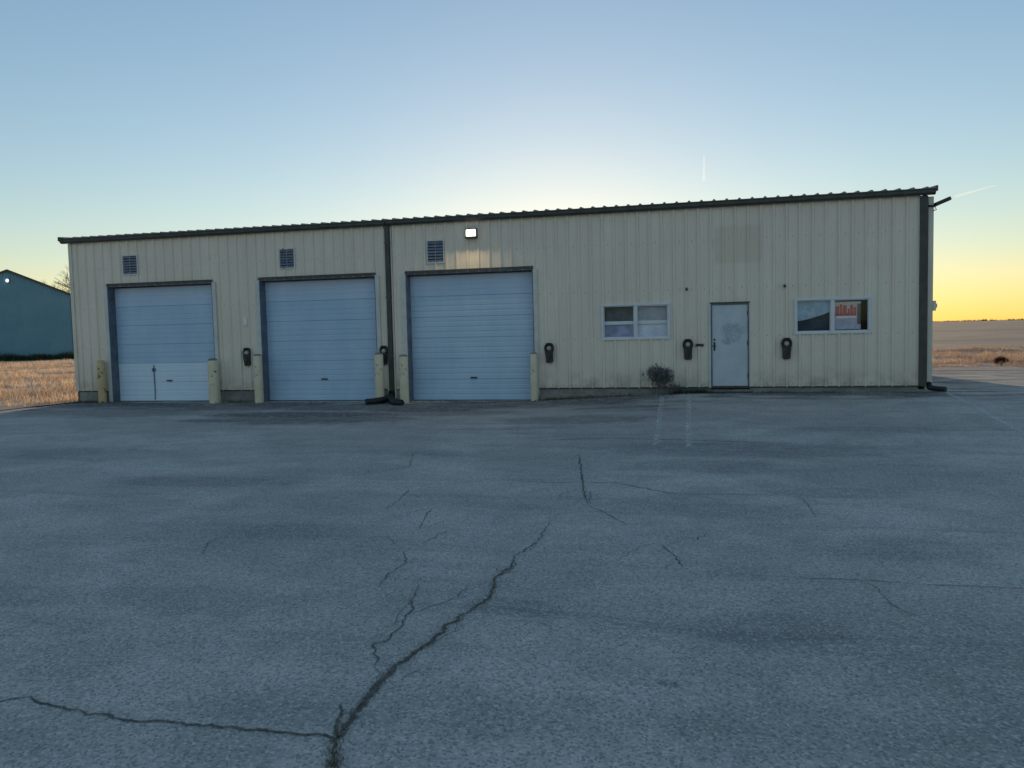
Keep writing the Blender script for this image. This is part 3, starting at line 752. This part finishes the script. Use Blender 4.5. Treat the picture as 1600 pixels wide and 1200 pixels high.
# floodlight at the right corner
FL = empty('flood_light', (BX1 + .04, .0, 4.66), 'black floodlight on an arm at the top right corner of the building', 'flood light')
b = MB(); b.tube([(-.02, 0, -.02), (.12, -.02, -.04), (.20, -.02, .0)], .022, 8); b.build('arm', M['black'], FL, smooth=True)
b = MB(); b.box(-.17, .19, -.12, .12, -.045, .04); o = b.build('head', M['black'], FL, .012); o.location = (.27, -.02, .055); o.rotation_euler = (0, R(-22), 0)
b = MB(); b.tube([(.12, -.02, -.05), (.16, -.02, -.12), (.10, -.02, -.14)], .014, 6); b.build('knuckle', M['dark_metal'], FL, smooth=True)
# ------------------------------------------------------------------ bollards
def bollard(x, y, r, h, mat, lb, group='faded yellow bollards beside the overhead doors'):
    e = empty('bollard', (x, y, -.02), lb, 'bollard', group)
    b = MB(); b.lathe([(r, 0), (r, h - .02), (r * .98, h)], 24); b.build('post', mat, e, smooth=True)
    b = MB(); b.lathe([(r * .98, h), (r * .85, h + r * .25), (r * .5, h + r * .42), (0, h + r * .46)], 24); b.build('cap', M['concrete'] if mat is M['bol'] else mat, e, smooth=True)
    return e
bollard(-17.97, -.22, .115, 1.28, M['bol_rust'], 'rust stained orange yellow bollard left of the first overhead door')
bollard(-14.00, -.40, .145, 1.27, M['bol'], 'thick faded yellow bollard right of the first overhead door')
bollard(-12.56, -.38, .12, 1.38, M['bol'], 'faded yellow bollard left of the second overhead door')
bollard(-8.82, -.42, .125, 1.36, M['bol'], 'faded yellow bollard right of the second overhead door, beside the black drain hose')
bollard(-8.02, -.62, .125, 1.30, M['bol'], 'faded yellow bollard left of the third overhead door, beside the downspout')
bollard(-4.49, -.24, .10, 1.30, M['bol'], 'slim faded yellow bollard right of the third overhead door')
# black corrugated drain hoses at downspout feet
def hose(pts, r, lb):
    P = []; pts = [Vector(p) for p in pts]
    for a, c_ in zip(pts[:-1], pts[1:]):
        for k in range(14): P.append(a.lerp(c_, k / 14))
    P.append(pts[-1]); rs = [r * (1 + .13 * (i % 2)) for i in range(len(P))]
    b = MB(); b.tube(P, rs, 12); return tag(b.build('drain_hose', M['black']), lb, 'drain hose')
hose([(-8.60, -.09, .30), (-8.60, -.13, .16), (-8.66, -.5, .10), (-8.80, -.85, .085), (-8.98, -1.02, .08)], .08, 'black corrugated drain hose curving left from the middle downspout')
hose([(-8.55, -.35, .10), (-8.3, -.8, .085), (-8.1, -1.15, .08), (-7.85, -1.25, .075)], .08, 'black corrugated drain hose lying right of the middle downspout')
hose([(BX1 + .08, .04, .42), (BX1 + .08, -.02, .31), (BX1 + .2, -.12, .29), (BX1 + .38, -.28, .28)], .06, 'black corrugated drain hose at the right corner of the building')
# ------------------------------------------------------------------ plants
def shrub(loc, h, wd, n, mat, lb, name='dead_shrub', cat='shrub', leafn=0, seed=1):
    rnd = random.Random(seed); e = empty(name, loc, lb, cat)
    b = MB()
    tips = []
    def br(p, d, l, r, lev):
        q = p + d * l
        i0 = len(b.v); mid = p.lerp(q, .5) + Vector((rnd.gauss(0, l * .07), rnd.gauss(0, l * .07), 0))
        b.tube([p, mid, q], [r, r * .85, r * .65], 4, False); b.tone += [rnd.random()] * (len(b.v) - i0)
        if lev == 0: tips.append(q); return
        for _ in range(3 if lev > 1 else 4):
            nd = (d + Vector((rnd.gauss(0, .42), rnd.gauss(0, .42), rnd.gauss(.05, .3)))).normalized(); br(q, nd, l * rnd.uniform(.5, .85), r * .6, lev - 1)
    for k in range(n):
        a = rnd.random() * 6.283; s = rnd.uniform(.1, .75); d = Vector((math.cos(a) * s * wd, math.sin(a) * s * wd * .7, 1)).normalized()
        br(Vector((rnd.gauss(0, .04), rnd.gauss(0, .03), 0)), d, h * rnd.uniform(.28, .38), .009, 3)
    b.build('branches', mat, e)
    if leafn:
        b = MB()
        for k in range(leafn):
            t = rnd.choice(tips) + Vector((rnd.gauss(0, .02), rnd.gauss(0, .02), rnd.gauss(0, .03))); i = len(b.v); s = rnd.uniform(.010, .024)
            u = Vector((rnd.gauss(0, 1), rnd.gauss(0, 1), rnd.gauss(0, 1))).normalized() * s; v = u.cross(Vector((rnd.random(), rnd.random(), 1))).normalized() * s * .6
            b.v += [tuple(t - u), tuple(t + v), tuple(t + u), tuple(t - v)]; b.f.append((i, i + 1, i + 2, i + 3)); b.tone += [rnd.random()] * 4
        b.build('leaves', mat, e)['kind'] = 'stuff'
    return e
shrub((-1.20, -.42, .12), .84, .62, 20, M['twig'], 'dark leafless shrub against the wall left of the entry door', leafn=3600, seed=4)
shrub((-.78, -.36, .16), .32, 1.1, 5, M['twig'], 'small dark dead weed clump just right of the big shrub', 'weed_clump', 'weed', 500, 9)
shrub((10.5, 12.0, .16), .42, 1.2, 7, M['bush_red'], 'dark rusty bush standing in the dry grass on the right', 'roadside_bush', 'bush', 1500, 12)
def weeds(name, spots, mat, lb, seed, hmax=.2):
    rnd = random.Random(seed); b = MB()
    for (cx, cy, rx, ry, n) in spots:
        for _ in range(n):
            x, y = rnd.gauss(cx, rx), rnd.gauss(cy, ry); blade(b, x, min(y, -.07), gz(x, y), rnd.uniform(.03, hmax), .012, .5, rnd, rnd.random())
    return tag(b.build(name, mat), lb, 'weeds', kind='stuff')
weeds('green_weeds', [(-.25, -.3, .16, .05, 500), (-.75, -.35, .12, .05, 250)], M['weed'], 'low green weeds at the wall foot left of the entry door', 2, .16)
weeds('dry_weeds', [(-3.9, -.3, .25, .06, 260), (-3.1, -.28, .3, .05, 200), (-2.2, -.25, .3, .04, 130), (1.5, -.3, .3, .05, 120), (2.8, -.3, .4, .05, 100), (-13.4, -.12, .3, .05, 140), (-18.6, -.2, .4, .08, 400), (-7.2, .1, .4, .1, 30)], M['deadgrass'], 'straggly dry weeds along the foot of the front wall', 3, .12)
def litter(name, lb, n, fn, mat, seed, smin, smax):
    rnd = random.Random(seed); b = MB()
    for _ in range(n):
        x, y = fn(rnd); z = gz(x, y) + .009; s_ = rnd.uniform(smin, smax); a = rnd.random() * 6.283; t = rnd.random()
        c_, d_ = math.cos(a) * s_, math.sin(a) * s_; q = rnd.uniform(.35, .8); i = len(b.v)
        b.v += [(x - c_, y - d_, z), (x + d_ * q, y - c_ * q, z + s_ * rnd.uniform(.1, .5)), (x + c_, y + d_, z + s_ * .2), (x - d_ * q, y + c_ * q, z + s_ * rnd.uniform(0, .5))]
        b.f.append((i, i + 1, i + 2, i + 3)); b.tone += [t] * 4
    return tag(b.build(name, mat), lb, 'litter', kind='stuff')
litter('leaf_litter', 'dead leaves and grit blown against the foot of the front wall', 2600, lambda q: (q.uniform(-19, 5.4), -.24 - abs(q.gauss(0, .28))), M['deadgrass'], 31, .008, .03)
litter('lot_grit', 'scattered small stones and grit on the asphalt', 2200, lambda q: (q.uniform(-9, 5), q.uniform(-18.3, -5)), M['grit'], 32, .003, .009)
# dry grass fields
def grass(name, lb, x0, x1, ya, yb, n, zf, hmin, hmax, seed, bw, mat='straw'):
    rnd = random.Random(seed); b = MB(); k = 0
    while k < n:
        x = rnd.uniform(x0, x1); y = ya + (yb - ya) * rnd.random() ** 1.5
        if noise.noise(Vector((x * .35, y * .35, seed))) + .5 * noise.noise(Vector((x * 1.3, y * 1.3, seed))) < rnd.uniform(-.5, .35): continue
        k += 1; tn = min(1, max(0, .5 + .9 * noise.noise(Vector((x * .3, y * .12, seed + 5))) + rnd.gauss(0, .15)))
        hh = rnd.uniform(hmin, hmax) * (1 + .8 * noise.noise(Vector((x * .5, y * .5, 2))))
        for _ in range(7): blade(b, x + rnd.gauss(0, .08), y + rnd.gauss(0, .08), zf(x, y) - .01, hh * rnd.uniform(.6, 1.1), bw, .5, rnd, tn)
    return tag(b.build(name, M[mat]), lb, 'grass', kind='stuff')
grass('dry_grass', 'tall orange dry grass between the lot and the blue building', -62, -19.35, -1.6, 46, 11000, left_z, .10, .34, 1, .022)
grass('verge_grass', 'orange dry grass along the road on the right', 5.5, 26, 11.2, 34, 7000, rgt_z, .06, .24, 2, .02, 'verge')
def weedband():
    rnd = random.Random(8); b = MB()
    for _ in range(1600):
        t_ = rnd.uniform(-8, 8); q_ = abs(rnd.gauss(0, .5)) + .15; x = -71.6 + t_ * .682 + q_ * .731; y = 50 + t_ * .731 - q_ * .682; h0 = rnd.uniform(.3, .8) * (1 + .6 * noise.noise(Vector((x, 0, 1))))
        for _ in range(3): blade(b, x + rnd.gauss(0, .2), y, .0, h0, .09, .5, rnd, rnd.random())
    tag(b.build('tall_weeds', M['weed']), 'dark tall weeds along the foot of the blue building', 'weeds', kind='stuff')
weedband()
# ------------------------------------------------------------------ blue building behind on the left
Q = empty('blue_building', (-71.6, 50, 0), 'dark blue gabled steel building behind the left end', 'building')
Q.rotation_euler.z = R(47)
HW, EZ, PZ, DP = 5.85, 6.95, 9.5, 26
b = MB()
def pz(x): return PZ - (PZ - EZ) * abs(x) / HW
n = 38; prev = None; b2v = []
for k in range(n + 1):
    for dx, y in ((0, 0), (.20, 0), (.225, -.03), (.275, -.03), (.3, 0)):
        x = -HW + k * (2 * HW / n) * 1.0 + dx
        if x <= HW: b2v.append((x, y))
for (xa, ya), (xb, yb) in zip(b2v[:-1], b2v[1:]):
    if xb - xa > 1e-4: b.quad((xa, ya, -.3), (xb, yb, -.3), (xb, yb, pz(xb) - .02), (xa, ya, pz(xa) - .02))
b.build('front_wall', M['blue'], Q)
for x in (HW, -HW):
    b = MB(); b.quad((x, .02, -.3), (x, DP, -.3), (x, DP, EZ), (x, .02, EZ)); b.build('side_wall', M['blue'], Q)
b = MB(); b.v += [(-HW, DP, -.3), (HW, DP, -.3), (HW, DP, EZ), (0, DP, PZ), (-HW, DP, EZ)]; b.f.append((0, 1, 2, 3, 4)); b.build('rear_wall', M['blue'], Q)
b = MB()
for s in (-1, 1):
    xe, ze = s * (HW + .3), EZ - .11
    b.quad((0, -.25, PZ), (xe, -.25, ze), (xe, DP + .3, ze), (0, DP + .3, PZ)); b.quad((0, -.25, PZ + .14), (xe, -.25, ze + .14), (xe, DP + .3, ze + .14), (0, DP + .3, PZ + .14))
    b.quad((0, -.25, PZ - .08), (xe, -.25, ze - .08), (xe, -.25, ze + .14), (0, -.25, PZ + .14)); b.quad((xe, -.25, ze), (xe, DP + .3, ze), (xe, DP + .3, ze + .14), (xe, -.25, ze + .14))
b.build('roof', M['trim_dark'], Q)
b = MB(); b.box(HW - .12, HW + .03, -.05, .05, 0, EZ - .12); b.build('corner_trim', M['trim_dark'], Q)
e = empty('gable_light', (-71.45, 49.9, 8.45), 'small white lit lamp under the gable of the blue building', 'wall light')
b = MB(); b.box(-.22, .22, -.05, .06, -.16, .2); b.build('housing', M['dark_metal'], e, .02)
b = MB(); b.lathe([(0, .22), (.12, .2), (.18, .12), (.19, .05)], 16, 'y'); b.build('lens', M['lamp_far'], e, smooth=True)
# bare trees behind it
def tree(loc, h, seed, lb, lev=6):
    rnd = random.Random(seed); e = empty('bare_tree', loc, lb, 'tree', 'bare trees behind the blue building'); b = MB(); t = MB()
    i0 = 0
    t.tube([(0, 0, -.2), (.1, 0, h * .16), (0, .1, h * .32)], [h * .028, h * .022, h * .018], 8); t.tone = [.3] * len(t.v)
    def br(p, d, l, r, lv):
        q = p + d * l; i = len(b.v); b.tube([p, q], [r, r * .7], 4, False); b.tone += [rnd.random()] * (len(b.v) - i)
        if lv == 0: return
        for _ in range(3):
            nd = (d + Vector((rnd.gauss(0, .45), rnd.gauss(0, .45), rnd.gauss(.08, .25)))).normalized(); br(q, nd, l * rnd.uniform(.62, .85), r * .62, lv - 1)
    for k in range(4):
        a = k * 1.6 + rnd.random(); br(Vector((0, .1, h * (.24 + .02 * k))), Vector((math.cos(a) * .5, math.sin(a) * .5, 1)).normalized(), h * .19, h * .012, lev)
    t.build('trunk', M['bark'], e); b.build('crown', M['bark'], e)
tree((-92, 78, 0), 12.0, 2, 'pale bare tree showing above the blue roof slope, left one', 5)
tree((-86.5, 79, 0), 13.5, 5, 'pale bare tree showing above the blue roof slope, nearest the tan building', 5)
# distant treeline on the horizon (stuff) and the wood behind the camera that the windows reflect
def treeline(name, lb, x0, x1, y0, y1, n, hm, seed, zb=-.5):
    rnd = random.Random(seed); b = MB()
    for _ in range(n):
        t = rnd.random(); x = x0 + (x1 - x0) * t; y = y0 + (y1 - y0) * t + rnd.gauss(0, 8)
        env = .45 + .75 * max(0, noise.noise(Vector((t * 13, seed, 0)))) + .5 * abs(noise.noise(Vector((t * 60, seed, 1))))
        h0 = hm * env * rnd.uniform(.5, 1)
        for _ in range(5): blade(b, x + rnd.gauss(0, hm * .3), y, zb, h0 * rnd.uniform(.5, 1), hm * .16, .35, rnd, rnd.random())
    tag(b.build(name, M['treeline']), lb, 'treeline', kind='stuff')
treeline('distant_treeline', 'low bare treeline on the horizon at the right', 60, 420, 396, 380, 1500, 2.6, 3, 1.4)
treeline('treeline_left', 'distant bare trees beyond the blue building', -900, -200, 500, 600, 1200, 6.0, 4)
treeline('treeline_reflected', 'dark wood far behind the camera reflected in the windows', -160, 220, -190, -170, 3000, 9, 6)
# ------------------------------------------------------------------ contrails
def contrail_mat():
    k = NM('contrail_ice'); k.t.nodes.remove(k.b)
    v = k.n('ShaderNodeVolumePrincipled') if False else None
    df = k.n('ShaderNodeBsdfTranslucent'); df.inputs[0].default_value = (.95, .97, .98, 1)
    tr = k.n('ShaderNodeBsdfTransparent'); ms = k.n('ShaderNodeMixShader')
    lw = k.n('ShaderNodeLayerWeight'); lw.inputs[0].default_value = .5
    k.l(k.math('MULTIPLY', k.ramp(lw.outputs['Facing'], 1.0, .2), .075), ms.inputs[0])
    k.l(tr.outputs[0], ms.inputs[1]); k.l(df.outputs[0], ms.inputs[2]); k.l(ms.outputs[0], k.t.nodes['Material Output'].inputs[0]); return k.m
M['contrail'] = contrail_mat()
def contrail(d0, d1, dist, r, lb):
    a = Vector(d0) * dist; c_ = Vector(d1) * dist; P = [a.lerp(c_, i / 12) for i in range(13)]
    b = MB(); b.tube(P, [r * (.25 + .75 * i / 12) * (1 if i < 12 else .5) for i in range(13)], 14)
    tag(b.build('contrail', M['contrail'], smooth=True), lb, 'contrail', 'short contrails in the evening sky')
contrail((-.0024, .9799, .1997), (-.0027, .9856, .1693), 9000, 22, 'short upright contrail in the sky above the office end')
contrail((.2920, .9465, .1400), (.2550, .9580, .1320), 9000, 22, 'faint slanting contrail in the sky right of the building')
